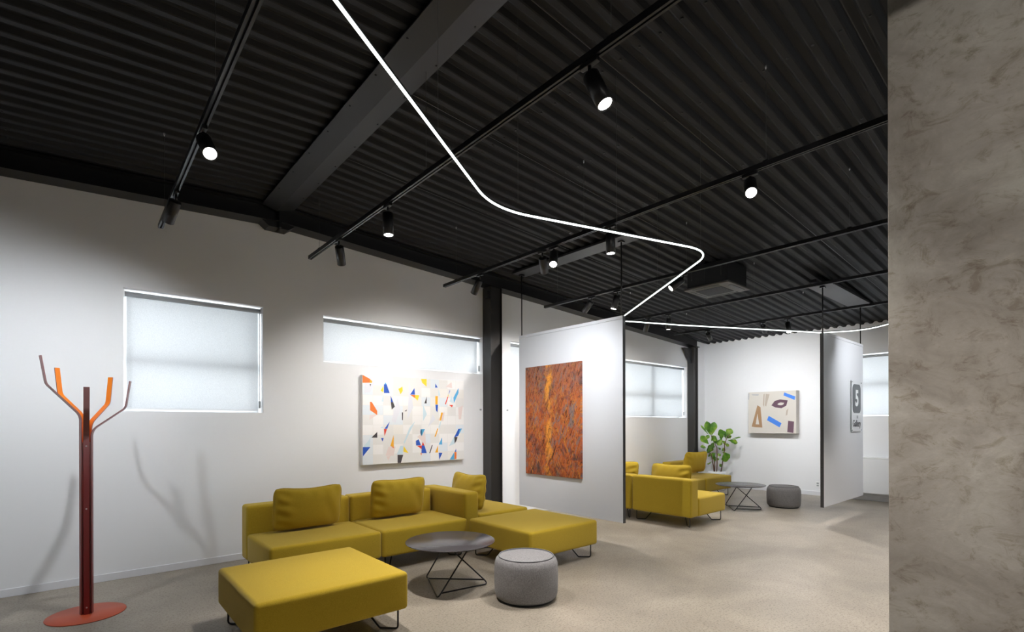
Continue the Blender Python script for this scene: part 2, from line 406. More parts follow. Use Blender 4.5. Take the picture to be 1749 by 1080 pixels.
# small things on the walls
s = thing('power_outlet', 'small white socket low on the end wall beside the hanging partition', 'outlet', (X1, 3.55, .22))
obj('cover_plate', box(new(), -.008, 0, -.04, .04, -.06, .06, .003), M_white, s); obj('socket', box(new(), -.011, -.007, -.02, .02, .008, .036), M_wgt, s); obj('socket', box(new(), -.011, -.007, -.02, .02, -.036, -.008), M_wgt, s)
for (x, lab) in ((4.50, 'small white chain holder on the wall left of the steel column'), (5.02, 'small white chain holder on the wall right of the steel column')):
    s = thing('chain_holder', lab, 'hook', (x, YW, 1.64), 0, 'blind chain holders')
    obj('hook', box(new(), -.012, .012, -.02, 0, -.012, .012, .003), M_wgt, s)
    obj('chain', tube(new(), [(0, -.012, 0), (0, -.012, .50)], .0022, 6), M_white, s)
s = thing('wall_cabinet', 'low white wall-hung cabinet box on the end wall below the window', 'cabinet', (10.92, 2.2, .155))
obj('body', box(new(), -.07, .13, -1.1, .9, 0, .625, .004), M_white, s); obj('lid', box(new(), -.075, .13, -1.1, .9, .628, .645, .003), M_white, s)

# ------------------------------------------------------------ hanging partitions
def partition(loc, rz, label, rods):
    r = thing('hanging_partition', label, 'partition', loc, rz, 'white panels hung from the roof')
    # local: x along the width 0..1.8, y thickness, z 0 = panel bottom
    obj('panel', box(new(), .006, 1.82, -.017, .017, 0, 2.385, .0015), M_panel, r)
    obj('top_rail', box(new(), .006, 1.82, -.021, .021, 2.387, 2.425, .002), M_panel, r)
    e = obj('edge_profile', box(new(), -.004, .004, -.021, .021, 0, 2.425, .001), M_dark, r)
    bm = new(); tube(bm, [(-.006, 0, .55), (-.003, 0, .55)], .006, 10); obj('screw', bm, M_black, e)
    for x, h_ in rods:
        q = obj('hanging_rod', tube(new(), [(x, 0, 2.42), (x, 0, h_)], .0085, 10), M_rod, r)
        obj('ceiling_bracket', box(new(), x-.03, x+.03, -.03, .03, h_-.005, h_+.02, .003), M_rod, q)
    return r
p1 = partition((4.832, 3.58, .267), PI/2, 'white hanging partition carrying the red and orange painting', [(.035, deckz(4.8)-.045-.267-.005), (1.78, deckz(4.8)-.045-.267-.005)])
p2 = partition((7.75, 2.437, .267), 0, 'white hanging partition with the grey number sign, in front of the end wall', [(.035, deckz(9.75)-.267-.03), (1.755, deckz(9.75)-.267-.03)])
s = thing('ceiling_clamp', 'small black clamp block on the roof above the sign partition', 'bracket', (7.73, 2.50, 3.33))
obj('block', box(new(), -.08, .03, -.03, .05, .035, .075, .004), M_rod, s)

# ------------------------------------------------------------ paintings
def poly(bm, pts, y, mi, th=.0006):
    A = [bm.verts.new((p[0], y-th, p[1])) for p in pts]
    f = bm.faces.new(A); f.material_index = mi
    if f.normal.y > 0: f.normal_flip()
cols = dict(org=(.85, .20, .03), yel=(.93, .70, .04), blu=(.02, .10, .52), cya=(.10, .42, .75), blk=(.055, .05, .055), red=(.75, .06, .03), pal=(.62, .77, .84), pnk=(.82, .71, .69), lav=(.76, .78, .84), wht=(.88, .88, .88), ice=(.76, .82, .87), amb=(.90, .45, .03), cre=(.84, .83, .80))
pm = [M_canvas]+[mat('paint_'+k, c, .55) for k, c in cols.items()]; ix = {k: i+1 for i, k in enumerate(cols)}
pa = thing('painting', 'large white painting with scattered blue, orange and yellow shards above the sofa', 'painting', (3.402, YW-.0005, 1.482))
Wp, Hp = 1.515, 1.11
bm = new(); box(bm, -Wp/2, Wp/2, -.06, 0, -Hp/2, Hp/2, .003)
def q(u, v_):   # photo-crop units inside the canvas -> canvas metres
    tx = (u-93)/(1130-93); yt = 75+tx*55; yb = 985-tx*55; tt = (v_-yt)/(yb-yt)
    # undo the foreshortening along the width
    k = 1.13; tx = tx/(k-(k-1)*tx) if False else tx*(1+.10*(1-tx)*-1)
    return (-Wp/2+Wp*min(max(tx, .002), .998), Hp/2-Hp*min(max(tt, .003), .997))
g = random.Random(3); nx, ny = 11, 9
for i in range(nx):
    for j in range(ny):
        if g.random() < .62:
            x0_, x1_ = -Wp/2+Wp*i/nx+.002, -Wp/2+Wp*(i+1)/nx-.002; z0_, z1_ = -Hp/2+Hp*j/ny+.002, -Hp/2+Hp*(j+1)/ny-.002
            k = g.choice(['wht', 'wht', 'wht', 'cre', 'ice', 'wht'])
            poly(bm, [(x0_, z0_), (x1_, z0_), (x1_, z1_), (x0_, z1_)], -.06, ix[k], .0003)
for (kk, pts) in (('pal', [(100, 800), (165, 720), (200, 640), (170, 720), (165, 805)]), ('pal', [(500, 760), (560, 610), (620, 540), (560, 660), (510, 770)]), ('pal', [(280, 345), (300, 270), (300, 345)]), ('pal', [(270, 610), (290, 595), (300, 612)]), ('pal', [(700, 370), (740, 470), (700, 540)]),
    ('pal', [(860, 215), (880, 280), (860, 280)]), ('pal', [(975, 340), (1000, 280), (1020, 360)]), ('pal', [(430, 880), (470, 790), (500, 790), (490, 880)]), ('pal', [(970, 795), (1030, 690), (1030, 770)]), ('pal', [(860, 600), (900, 500), (870, 620)]),
    ('pnk', [(320, 890), (350, 800), (420, 800), (400, 890)]), ('pnk', [(935, 190), (1000, 140), (1005, 200)]), ('pnk', [(850, 530), (925, 440), (910, 540)]), ('pnk', [(165, 480), (250, 470), (160, 530)]), ('pnk', [(640, 700), (720, 640), (730, 780)]), ('pnk', [(1070, 400), (1120, 380), (1100, 520), (1075, 520)]), ('lav', [(120, 90), (240, 100), (170, 250), (110, 260)]), ('lav', [(560, 120), (600, 400), (540, 520)]), ('pnk', [(330, 900), (370, 890), (350, 940)]), ('lav', [(380, 540), (440, 300), (470, 420), (420, 560)]), ('lav', [(750, 600), (800, 470), (830, 520)])):
    poly(bm, [q(*p) for p in pts], -.06, ix[kk], .0007)
for (kk, pts) in (('org', [(93, 68), (168, 118), (166, 156), (93, 157)]), ('amb', [(168, 120), (190, 140), (185, 158), (166, 156)]), ('blk', [(165, 166), (178, 170), (170, 195)]), ('blu', [(305, 170), (333, 170), (363, 258), (305, 258)]), ('yel', [(300, 185), (300, 250), (273, 235)]), ('cya', [(320, 150), (333, 170), (310, 170)]), ('blu', [(372, 285), (398, 350), (374, 350)]), ('blk', [(374, 350), (398, 350), (414, 395), (382, 425)]),
    ('org', [(168, 348), (185, 350), (238, 438), (238, 480), (168, 432)]), ('yel', [(450, 215), (490, 192), (494, 235), (472, 268)]), ('blu', [(612, 205), (618, 272), (568, 272)]), ('org', [(570, 274), (618, 274), (620, 308)]), ('yel', [(618, 275), (662, 277), (645, 332), (620, 308)]), ('blk', [(738, 290), (738, 360), (714, 360)]), ('yel', [(680, 112), (738, 112), (738, 190), (692, 150)]), ('blu', [(830, 155), (852, 198), (826, 198)]), ('amb', [(828, 285), (854, 285), (852, 370), (828, 370)]), ('blu', [(828, 372), (856, 372), (850, 452), (834, 430)]),
    ('blu', [(980, 215), (982, 235), (965, 275)]), ('yel', [(965, 262), (968, 285), (956, 290)]), ('red', [(956, 290), (964, 292), (938, 370), (928, 366)]), ('cya', [(1072, 200), (1074, 250), (1022, 358), (1018, 300)]), ('red', [(972, 373), (1014, 374), (1003, 398)]), ('blk', [(484, 452), (496, 452), (494, 530), (486, 530)]), ('blk', [(510, 440), (535, 424), (530, 442)]), ('amb', [(888, 452), (908, 452), (888, 532), (873, 532)]), ('amb', [(848, 615), (858, 615), (832, 697), (818, 697)]),
    ('blu', [(363, 545), (338, 618), (310, 618)]), ('red', [(305, 620), (335, 620), (310, 695)]), ('blk', [(238, 650), (238, 708), (180, 708)]), ('blu', [(275, 712), (302, 712), (290, 748)]), ('amb', [(402, 680), (402, 800), (368, 792)]), ('org', [(372, 795), (402, 800), (402, 815)]), ('blu', [(97, 803), (170, 803), (97, 895)]), ('yel', [(502, 793), (552, 866), (500, 850)]), ('blk', [(440, 882), (497, 882), (474, 966), (440, 968)]), ('blu', [(625, 740), (655, 725), (678, 785), (628, 788)]), ('red', [(636, 790), (685, 788), (686, 825)]), ('red', [(697, 748), (714, 788), (686, 788)]), ('blu', [(686, 788), (714, 788), (738, 866), (682, 866)]), ('org', [(672, 866), (686, 866), (682, 890)]),
    ('cya', [(674, 622), (720, 620), (685, 695), (672, 660)]), ('blu', [(674, 640), (690, 622), (684, 690), (673, 665)]), ('blk', [(790, 783), (799, 783), (773, 866), (763, 866)]), ('amb', [(855, 785), (855, 860), (824, 860)]), ('cya', [(897, 705), (899, 778), (862, 778)]), ('blu', [(862, 862), (901, 864), (866, 935)]), ('blu', [(1072, 617), (1088, 617), (1070, 690), (1025, 705)]), ('cya', [(1088, 615), (1110, 614), (1060, 700), (1068, 690)]), ('blk', [(1027, 700), (1062, 702), (1050, 740), (1030, 768)]), ('blu', [(1047, 820), (1047, 852), (1030, 852)]), ('org', [(1028, 854), (1050, 854), (1050, 925), (1028, 928)]), ('cya', [(1026, 856), (1028, 930), (978, 932)])):
    poly(bm, [q(*p) for p in pts], -.06, ix[kk], .0011)
obj('canvas', bm, pm, pa, recalc=False)

# rust coloured canvas on the first partition (faces -X)
M_rust = mat('rust_abstract_paint', (.5, .2, .05), .55)
v = coord(M_rust)
def rotc(m, ang, scale):
    tc = nn(m, 'ShaderNodeTexCoord'); mp = nn(m, 'ShaderNodeMapping'); mp.inputs['Rotation'].default_value = (0, math.radians(ang), 0)
    m2 = nn(m, 'ShaderNodeMapping'); m2.inputs['Scale'].default_value = scale
    lk(m, tc.outputs['Object'], mp.inputs['Vector']); lk(m, mp.outputs[0], m2.inputs['Vector']); return m2.outputs[0]
zone = noi(M_rust, coord(M_rust, (1.3, 1, 1)), 3.2, 6, .65, .6)
base = ramp(M_rust, zone, [(.34, (.10, .045, .035)), (.42, (.34, .07, .025)), (.50, (.62, .14, .012)), (.57, (.50, .10, .02)), (.63, (.25, .17, .155)), (.74, (.30, .20, .16))])
nA = noi(M_rust, rotc(M_rust, 20, (17, 1, 3.6)), 1.6, 6, .75, .9); nB = noi(M_rust, rotc(M_rust, -22, (16, 1, 3.4)), 1.7, 6, .75, .9); n3 = noi(M_rust, coord(M_rust, (9, 1, 5)), 3.0, 6, .8, 1.2)
c1 = mixc(M_rust, ramp(M_rust, nA, [(.52, (0, 0, 0)), (.58, (.85, .85, .85))]), base, (.68, .25, .03))
c1 = mixc(M_rust, ramp(M_rust, nB, [(.53, (0, 0, 0)), (.60, (.85, .85, .85))]), c1, (.22, .18, .185))
c1 = mixc(M_rust, ramp(M_rust, n3, [(.56, (0, 0, 0)), (.66, (.7, .7, .7))]), c1, (.50, .06, .02))
dkA = ramp(M_rust, nB, [(.38, (.20, .15, .13)), (.47, (1, 1, 1)), (.9, (1, 1, 1))]); dkB = ramp(M_rust, n3, [(.37, (.28, .22, .2)), (.46, (1, 1, 1)), (.9, (1, 1, 1))])
sepx = nn(M_rust, 'ShaderNodeSeparateXYZ'); lk(M_rust, v, sepx.inputs[0])
top_ = nn(M_rust, 'ShaderNodeMapRange'); top_.inputs[1].default_value = .1; top_.inputs[2].default_value = .75; lk(M_rust, sepx.outputs[2], top_.inputs[0])
tm = nn(M_rust, 'ShaderNodeMath', operation='MULTIPLY'); lk(M_rust, top_.outputs[0], tm.inputs[0]); tm.inputs[1].default_value = .55
c1 = mixc(M_rust, tm.outputs[0], c1, (.17, .10, .085))
wob = nn(M_rust, 'ShaderNodeMath', operation='MULTIPLY_ADD'); lk(M_rust, noi(M_rust, v, 5, 5, .6), wob.inputs[0]); wob.inputs[1].default_value = .24; wob.inputs[2].default_value = -.07
ad2 = nn(M_rust, 'ShaderNodeMath', operation='ADD'); lk(M_rust, sepx.outputs[0], ad2.inputs[0]); lk(M_rust, wob.outputs[0], ad2.inputs[1])
ab3 = nn(M_rust, 'ShaderNodeMath', operation='ABSOLUTE'); lk(M_rust, ad2.outputs[0], ab3.inputs[0])
seam = ramp(M_rust, ab3.outputs[0], [(.0, (.85, .85, .85)), (.035, (.8, .8, .8)), (.075, (0, 0, 0)), (1, (0, 0, 0))])
brk = ramp(M_rust, noi(M_rust, coord(M_rust, (2, 1, 1)), 4, 3), [(.42, (0, 0, 0)), (.55, (1, 1, 1))])
c3 = mixc(M_rust, mixc(M_rust, 1.0, seam, brk, 'MULTIPLY'), c1, (.95, .38, .03))
setc(M_rust, mixc(M_rust, 1.0, mixc(M_rust, 1.0, c3, dkA, 'MULTIPLY'), dkB, 'MULTIPLY'))
bump(M_rust, n3, .3, .003)
pa = thing('painting', 'tall rust red and orange abstract painting on the hanging white partition', 'painting', (4.815, 4.715, 1.476), -PI/2)
bm = new(); box(bm, -.513, .513, -.035, 0, -.742, .742, .003)
obj('canvas', bm, M_rust, pa)
# collage canvas on the end wall
pa = thing('painting', 'off-white deep canvas with blue bars and a brown letter shape on the end wall', 'painting', (X1, 4.36, 1.655), -PI/2)
bm = new(); box(bm, -.475, .475, -.16, 0, -.435, .435, .004); ob = obj('canvas', bm, mat('raw_canvas', (.60, .57, .52), .8), pa)
bm = new()
def q3(u, v_): return (-.475+.95*(u-415)/(775-415), .435-.87*((v_-(135-(u-415)*.045))/(450-128)))
cm = {'blu': 0, 'brn': 1, 'pur': 2, 'gry': 3, 'wht': 4, 'tan': 5}
for kk, pts in (('blu', [(690, 135), (768, 165), (765, 192), (685, 158)]), ('blu', [(575, 315), (670, 368), (655, 400), (562, 350)]), ('pur', [(718, 348), (760, 352), (755, 437), (711, 433)]),
    ('brn', [(488, 235), (512, 250), (526, 408), (505, 408), (488, 300), (470, 408), (442, 405)]), ('brn', [(470, 385), (505, 385), (505, 408), (470, 408)]),
    ('gry', [(415, 145), (425, 140), (422, 195), (415, 190)]), ('gry', [(440, 150), (500, 148), (495, 160), (450, 158)]), ('tan', [(535, 150), (545, 145), (540, 250), (530, 230)]), ('tan', [(552, 145), (582, 150), (555, 245), (545, 235)]), ('tan', [(705, 270), (720, 255), (712, 305), (700, 310)])):
    A = [bm.verts.new((q3(*p)[0], -.1612, q3(*p)[1])) for p in pts]; f = bm.faces.new(A); f.material_index = cm[kk]
ring = [(595, 235), (620, 200), (660, 188), (715, 195), (705, 235), (670, 255), (625, 250)]; inn = [(640, 226), (650, 215), (665, 211), (690, 213), (684, 226), (668, 232), (652, 231)]
A = [bm.verts.new((q3(*p)[0], -.1612, q3(*p)[1])) for p in ring]; B = [bm.verts.new((q3(*p)[0], -.1612, q3(*p)[1])) for p in inn]
for i in range(7): bm.faces.new((A[i], A[(i+1) % 7], B[(i+1) % 7], B[i])).material_index = 2
for f in bm.faces:
    f.normal_update()
    if f.normal.y > 0: f.normal_flip()
obj('painted_shapes', bm, [mat('crayon_blue', (.06, .22, .72), .7), mat('crayon_brown', (.36, .22, .12), .8), mat('crayon_plum', (.13, .07, .10), .8), mat('crayon_grey', (.42, .43, .45), .8), M_white, mat('crayon_tan', (.44, .38, .32), .8)], pa, recalc=False)
# sign on the second partition
sg = thing('wall_sign', 'clear plate with a grey rounded number 5 and the word Gallery on the partition', 'sign', (9.17, 2.415, 1.69), 0)
obj('backplate', box(new(), -.245, .245, -.012, -.006, -.395, .395, .002), mat('satin_acrylic', (.74, .75, .77), .3), sg)
bm = new(); pts = []
for cx, cz, a0 in ((.115, .255, 0), (-.115, .255, 90), (-.115, -.02, 180), (.115, -.02, 270)):
    for k in range(9):
        a = math.radians(a0+k*90/8); pts.append((cx+.085*math.cos(a)-.0, cz+.085*math.sin(a)))
A = [bm.verts.new((x, -.0125, z)) for x, z in pts]; B = [bm.verts.new((x, -.0155, z)) for x, z in pts]
for i in range(len(A)): bm.faces.new((A[i], A[(i+1) % len(A)], B[(i+1) % len(A)], B[i]))
bm.faces.new(A); bm.faces.new(B); obj('number_field', bm, mat('sign_grey', (.13, .14, .15), .5), sg)
def text(body, size, m, parent, loc, name, off=0, sx=1):
    cu = bpy.data.curves.new(name, 'FONT'); cu.body = body; cu.size = size; cu.align_x = 'CENTER'; cu.align_y = 'CENTER'; cu.extrude = .0008; cu.offset = off
    t = bpy.data.objects.new(name, cu); C.objects.link(t)
    me = bpy.data.meshes.new_from_object(t); bpy.data.objects.remove(t)
    o = bpy.data.objects.new(name, me); C.objects.link(o); me.materials.clear(); me.materials.append(m)
    o.parent = parent; o.location = loc; o.rotation_euler = (PI/2, 0, 0); o.scale = (sx, 1, 1); return o
text('5', .34, M_white, sg, (0, -.0168, .115), 'numeral', .012)
text('Gallery', .145, mat('sign_ink', (.06, .06, .065), .5), sg, (0, -.0145, -.27), 'lettering', .001, .95)
obj('divider_line', box(new(), -.19, .245, -.0135, -.0122, -.135, -.118), M_white, sg)
obj('drop_mark', box(new(), .01, .07, -.0135, -.0122, -.19, -.145), M_wgt, sg)
for x in (-.225, .225):
    for z in (-.37, .37): obj('standoff', tube(new(), [(x, -.020, z), (x, -.0, z)], .010, 12), M_wgt, sg)

# ------------------------------------------------------------ sofas
def leg_bm(cx, cy, dx, dy, zt=.15, r=.0065):
    """bent steel rod leg: vertical at the corner, flat on the floor, then rising diagonally inward"""
    d = Vector((dx, dy, 0)).normalized(); p = Vector((cx, cy, 0)); z = r
    return tube(new(), fillet([p+Vector((0, 0, zt)), p+Vector((0, 0, z)), p+d*.13+Vector((0, 0, z)), p+d*.25+Vector((0, 0, zt))], .022, 6), r, 10)
def ottoman(wx, wy, label, loc, group='mustard sofa ottomans'):
    r = thing('ottoman', label, 'ottoman', loc, 0, group)
    obj('seat', softbox(new(), -wx/2, wx/2, -wy/2, wy/2, .144, .402, .028, (.006, .006, .006)), M_yel, r)
    for sx in (-1, 1):
        for sy in (-1, 1): obj('leg', leg_bm(sx*(wx/2-.055), sy*(wy/2-.055), -sx, -sy), M_rod, r)
    return r
def sofa(w_, d_, label, loc, rz, group='mustard sofa modules with backrest'):
    """local: front at -y, back at +y, backrest 0.2 thick"""
    r = thing('sofa_module', label, 'sofa', loc, rz, group)
    obj('seat', softbox(new(), -w_/2, w_/2, -d_/2, d_/2-.20, .144, .402, .028, (.005, .005, .005)), M_yel, r)
    b = obj('backrest', softbox(new(), -w_/2, w_/2, d_/2-.198, d_/2, .142, .662, .03, (.003, .006, .004)), M_yel, r)
    for s in (-1, 1):
        obj('zip', box(new(), s*(w_/2-.011)-.002, s*(w_/2-.011)+.002, d_/2-.0125, d_/2-.0075, .18, .59), M_zip, b)
        for sy in (-1, 1): obj('leg', leg_bm(s*(w_/2-.05), sy*(d_/2-.055), -s, -sy), M_rod, r)
    return r
o1 = ottoman(.985, .985, 'mustard ottoman nearest the camera, standing alone in front of the sofa', (1.255, 3.612, 0))
s1 = sofa(1.0, .94, 'leftmost mustard sofa module against the wall, nearest the coat rack', (1.705, 4.92, 0), 0)
s2 = dup(s1); s2.location = (2.715, 4.92, 0); s2['label'] = 'middle mustard sofa module below the abstract painting'
s3 = sofa(.93, .96, 'mustard sofa module turned sideways next to the steel column, backrest to the left', (3.74, 5.035, 0), PI/2)
o2 = dup(o1); o2.location = (3.715, 3.955, 0); o2['label'] = 'mustard ottoman between the round coffee table and the painted partition'
s4 = sofa(.96, .98, 'far mustard sofa module seen from behind, just right of the partition edge', (6.765, 4.035, 0), PI/2)
s5 = dup(s4); s5.location = (6.765, 5.02, 0); s5['label'] = 'far mustard sofa module half hidden behind the partition edge'
o3 = dup(o1); o3.location = (8.345, 5.19, 0); o3['label'] = 'far mustard ottoman against the left wall between two sofa modules'
s6 = dup(s1); s6.location = (9.345, 5.17, 0); s6['label'] = 'far mustard sofa module against the left wall beside the potted plant'
o3.scale = (.98, .98, 1)
def cushion_mesh(seed, W=.64, H=.43, T=.17):
    dip = .024 if seed in (1, 5) else .012
    bm = new(); n, m_ = 34, 26; g = random.Random(seed); ph = [g.uniform(0, 6) for _ in range(8)]
    def pt(i, j, s):
        u, v_ = -1+2*i/n, -1+2*j/m_
        ex = max(0, 1-abs(u)**2.6)**.5*max(0, 1-abs(v_)**2.6)**.5
        pin = 1-.045*(1-u*u)*abs(v_)**4*0 
        x = u*W/2*(1-.05*(1-abs(v_)**2)*abs(u)**6*.6); z = v_*H/2*(1-.07*(1-abs(u)**2)*abs(v_)**6)
        d = abs(u)**4.5*abs(v_)**4.5; x *= 1-.075*d; z *= 1-.105*d
        wr = .010*math.sin(9*u+4*v_+ph[0])*math.exp(-((abs(u)-.8)/.3)**2) + .014*math.sin(14*v_+5*u+ph[1])*math.exp(-((u+.85)/.25)**2) + .008*math.sin(16*u+ph[2])*math.exp(-((v_-.85)/.25)**2)
        sag = .0
        z -= dip*max(0, v_)**2*(1-u*u)**1.5
        return Vector((x, s*(T/2*ex*(1-.22*v_)+wr*ex), z+H/2-sag*1.0))
    grid = {}
    for s in (-1, 1):
        for i in range(n+1):
            for j in range(m_+1):
                if i in (0, n) or j in (0, m_):
                    if (0, i, j) not in grid: grid[(0, i, j)] = bm.verts.new(pt(i, j, 1))
                    grid[(s, i, j)] = grid[(0, i, j)]
                else: grid[(s, i, j)] = bm.verts.new(pt(i, j, s))
        for i in range(n):
            for j in range(m_):
                f = [grid[(s, i, j)], grid[(s, i+1, j)], grid[(s, i+1, j+1)], grid[(s, i, j+1)]]
                bm.faces.new(f if s < 0 else list(reversed(f))).smooth = True
    return bm
def cushion(seed, label, loc, rz, tilt, roll=0, W=.66, H=.44, T=.17):
    r = thing('cushion', label, 'cushion', loc, 0, 'mustard back cushions')
    r.rotation_mode = 'QUATERNION'
    r.rotation_quaternion = Quaternion((0, 0, 1), rz) @ Quaternion((1, 0, 0), -tilt) @ Quaternion((0, 1, 0), roll)
    obj('cover', cushion_mesh(seed, W, H, T), M_yel, r)
    bm = new(); pts = []
    for k in range(80):      # welt around the edge
        a = 2*PI*k/80; u, v_ = math.cos(a), math.sin(a); t = (abs(u)**9+abs(v_)**9)**(-1/9); u *= t; v_ *= t
        x = u*W/2*(1-.05*(1-abs(v_)**2)*abs(u)**6*.6); z = v_*H/2*(1-.07*(1-abs(u)**2)*abs(v_)**6)
        d = abs(u)**4.5*abs(v_)**4.5; x *= 1-.075*d; z *= 1-.105*d; z -= (.024 if seed in (1, 5) else .012)*max(0, v_)**2*max(0, 1-u*u)**1.5; pts.append((x, 0, z+H/2))
    pts.append(pts[0]); tube(bm, pts, .006, 6, cap=False); obj('piping', bm, M_yel, r)
    return r
cushion(1, 'mustard cushion on the leftmost sofa module', (1.715, 5.07, .408), .0, math.radians(-9))
cushion(2, 'mustard cushion on the middle sofa module under the painting', (2.69, 5.07, .408), .0, math.radians(-9), W=.66)
cushion(5, 'mustard cushion leaning on the sideways sofa module by the steel column', (3.575, 4.99, .408), PI/2, math.radians(-9))
cushion(7, 'mustard cushion on the far sofa module that shows its back', (6.56, 4.06, .408), PI/2, math.radians(-8))
cushion(9, 'mustard cushion half hidden behind the partition edge', (6.56, 4.95, .408), PI/2, math.radians(-8))
cushion(11, 'mustard cushion leaning in front of the potted plant on the far wall sofa', (9.32, 5.24, .445), -.25, math.radians(-14), -.0, .60, .45)

# ------------------------------------------------------------ coffee tables and poufs
def table(label, loc, rz):
    t = thing('coffee_table', label, 'table', loc, rz, 'round wire coffee tables')
    R_ = .388
    obj('tabletop', lathe(new(), [(0, .398), (R_-.012, .398), (R_, .404), (R_, .408), (R_-.002, .410), (0, .410)], 72), M_top, t)
    r = .0065
    B = [Vector((-.046, .345, r)), Vector((-.252, -.189, r)), Vector((.298, -.157, r))]
    T = [Vector((-.10, -.055, .394)), Vector((.185, -.085, .394)), Vector((.01, .20, .394))]
    for i, j in ((0, 2), (2, 1), (1, 0)):     # each bent rod: top, foot, along the floor to the next rod
        obj('frame_rod', tube(new(), fillet([T[i], B[i], B[j].lerp(T[j], .085)], .03, 8), r, 10), M_rod, t)
    return t
t1 = table('round dark coffee table between the two mustard ottomans and the near pouf', (2.475, 3.685, 0), 0)
t2 = dup(t1); t2.location = (8.37, 3.85, 0); t2.rotation_euler.z = math.radians(-28); t2['label'] = 'round glossy coffee table in the far seating group beside the far pouf'
def pouf(label, loc, rz, R_=.262, H=.362):
    p = thing('pouf', label, 'pouf', loc, rz, 'round grey poufs')
    obj('cushion_body', lathe(new(), [(0, .016), (R_-.03, .016), (R_-.012, .03), (R_-.004, .06), (R_, .14), (R_, .22), (R_-.003, .29), (R_-.014, .325), (R_-.030, .343), (R_-.036, .347), (R_-.044, .346), (R_-.07, .352), (0, .362)], 80), M_grey, p)
    bm = new(); pts = [((R_-.038)*math.cos(2*PI*k/72), (R_-.038)*math.sin(2*PI*k/72), .350) for k in range(73)]
    tube(bm, pts, .005, 8, cap=False); obj('piping', bm, M_pip, p)
    obj('base_disc', lathe(new(), [(0, 0), (R_-.035, 0), (R_-.035, .018), (0, .018)], 60), M_black, p)
    obj('handle_loop', tube(new(), fillet([(R_-.003, -.02, .29), (R_+.012, -.02, .295), (R_+.012, .02, .295), (R_-.003, .02, .29)], .006, 4), .0035, 8), M_pip, p)
    return p
M_pip = fabric('grey_piping', (.10, .10, .105), (.19, .19, .20), 200)
pf = pouf('round grey felt pouf in front, right of the near coffee table', (2.795, 3.055, 0), 1.0)
pf2 = dup(pf); pf2.location = (9.16, 3.47, 0); pf2.rotation_euler.z = -.65; pf2['label'] = 'round grey felt pouf in the far seating group near the end wall'

# ------------------------------------------------------------ coat rack
cr_ = thing('coat_rack', 'tall red and orange metal coat rack with five bent arms on a round base', 'coat rack', (.055, 4.975, 0))
M_rack = mat('rack_enamel', (.5, .06, .02), .32, spec=.5)
v = coord(M_rack); sz = nn(M_rack, 'ShaderNodeSeparateXYZ'); lk(M_rack, v, sz.inputs[0])
mr = nn(M_rack, 'ShaderNodeMapRange'); mr.inputs[1].default_value = .2; mr.inputs[2].default_value = 1.7; lk(M_rack, sz.outputs[2], mr.inputs[0])
setc(M_rack, ramp(M_rack, mr.outputs[0], [(0, (.26, .012, .010)), (.65, (.30, .022, .010)), (.85, (.62, .13, .010)), (1, (.72, .19, .012))]))
M_plum = mat('rack_plum_enamel', (.12, .03, .04), .3, spec=.6)
v = coord(M_plum); sz = nn(M_plum, 'ShaderNodeSeparateXYZ'); lk(M_plum, v, sz.inputs[0])
mr = nn(M_plum, 'ShaderNodeMapRange'); mr.inputs[1].default_value = .2; mr.inputs[2].default_value = 1.5; lk(M_plum, sz.outputs[2], mr.inputs[0])
setc(M_plum, ramp(M_plum, mr.outputs[0], [(0, (.22, .012, .012)), (.6, (.19, .030, .032)), (1, (.28, .13, .13))]))
M_rbase = mat('rack_base_enamel', (.50, .075, .025), .4)
obj('base', lathe(new(), [(0, 0), (.238, 0), (.240, .003), (.238, .007), (0, .007)], 72), M_rbase, cr_)
arms = [(198, 1.50, 1.725, 1.925, .262), (126, 1.50, 1.665, 1.868, .285), (270, 1.36, 1.53, 1.702, .250), (54, 1.44, 1.60, 1.812, .262), (-18, 1.39, 1.56, 1.768, .275)]
for ang, zb, zm, zt, R_ in arms:
    a = math.radians(ang); d = Vector((math.cos(a), math.sin(a), 0)); tn = Vector((-d.y, d.x, 0)); r0 = .034
    path = fillet([d*r0+Vector((0, 0, .006)), d*r0+Vector((0, 0, zb)), d*(R_-.03)+Vector((0, 0, zm)), d*R_+Vector((0, 0, zt))], [.10, .07], 8)
    bm = new(); rings = []
    for i, p in enumerate(path):
        dr = (path[min(i+1, len(path)-1)]-path[max(i-1, 0)]).normalized(); nrm = dr.cross(tn).normalized()
        rings.append([bm.verts.new(p+tn*sx*.0175+nrm*sn*.0035) for sx, sn in ((-1, -1), (1, -1), (1, 1), (-1, 1))])
    for A, B in zip(rings, rings[1:]):
        for k in range(4): bm.faces.new((A[k], A[(k+1) % 4], B[(k+1) % 4], B[k]))
    bm.faces.new(rings[0]); bm.faces.new(rings[-1])
    bmesh.ops.recalc_face_normals(bm, faces=bm.faces)
    arm = obj('arm', bm, [M_rack, M_plum], cr_)
    for f in arm.data.polygons:
        c_ = f.center; k_n = min(range(len(path)), key=lambda i_: (path[i_]-c_).length)
        dr = (path[min(k_n+1, len(path)-1)]-path[max(k_n-1, 0)]).normalized(); out = tn.cross(dr)
        if out.dot(d) < 0: out = -out
        if out.z > 0: out = -out
        f.material_index = 0 if f.normal.dot(out) < -.8 or f.normal.dot(d) < -.8 else 1
    if ang == 270:
        for z in (.06, .80, 1.27):
            obj('screw', tube(new(), [(0, -.0385, z), (0, -.0405, z)], .006, 12), M_chrome, arm)
obj('core_tube', lathe(new(), [(0, .006), (.024, .006), (.024, 1.30), (0, 1.30)], 20), M_rack, cr_)

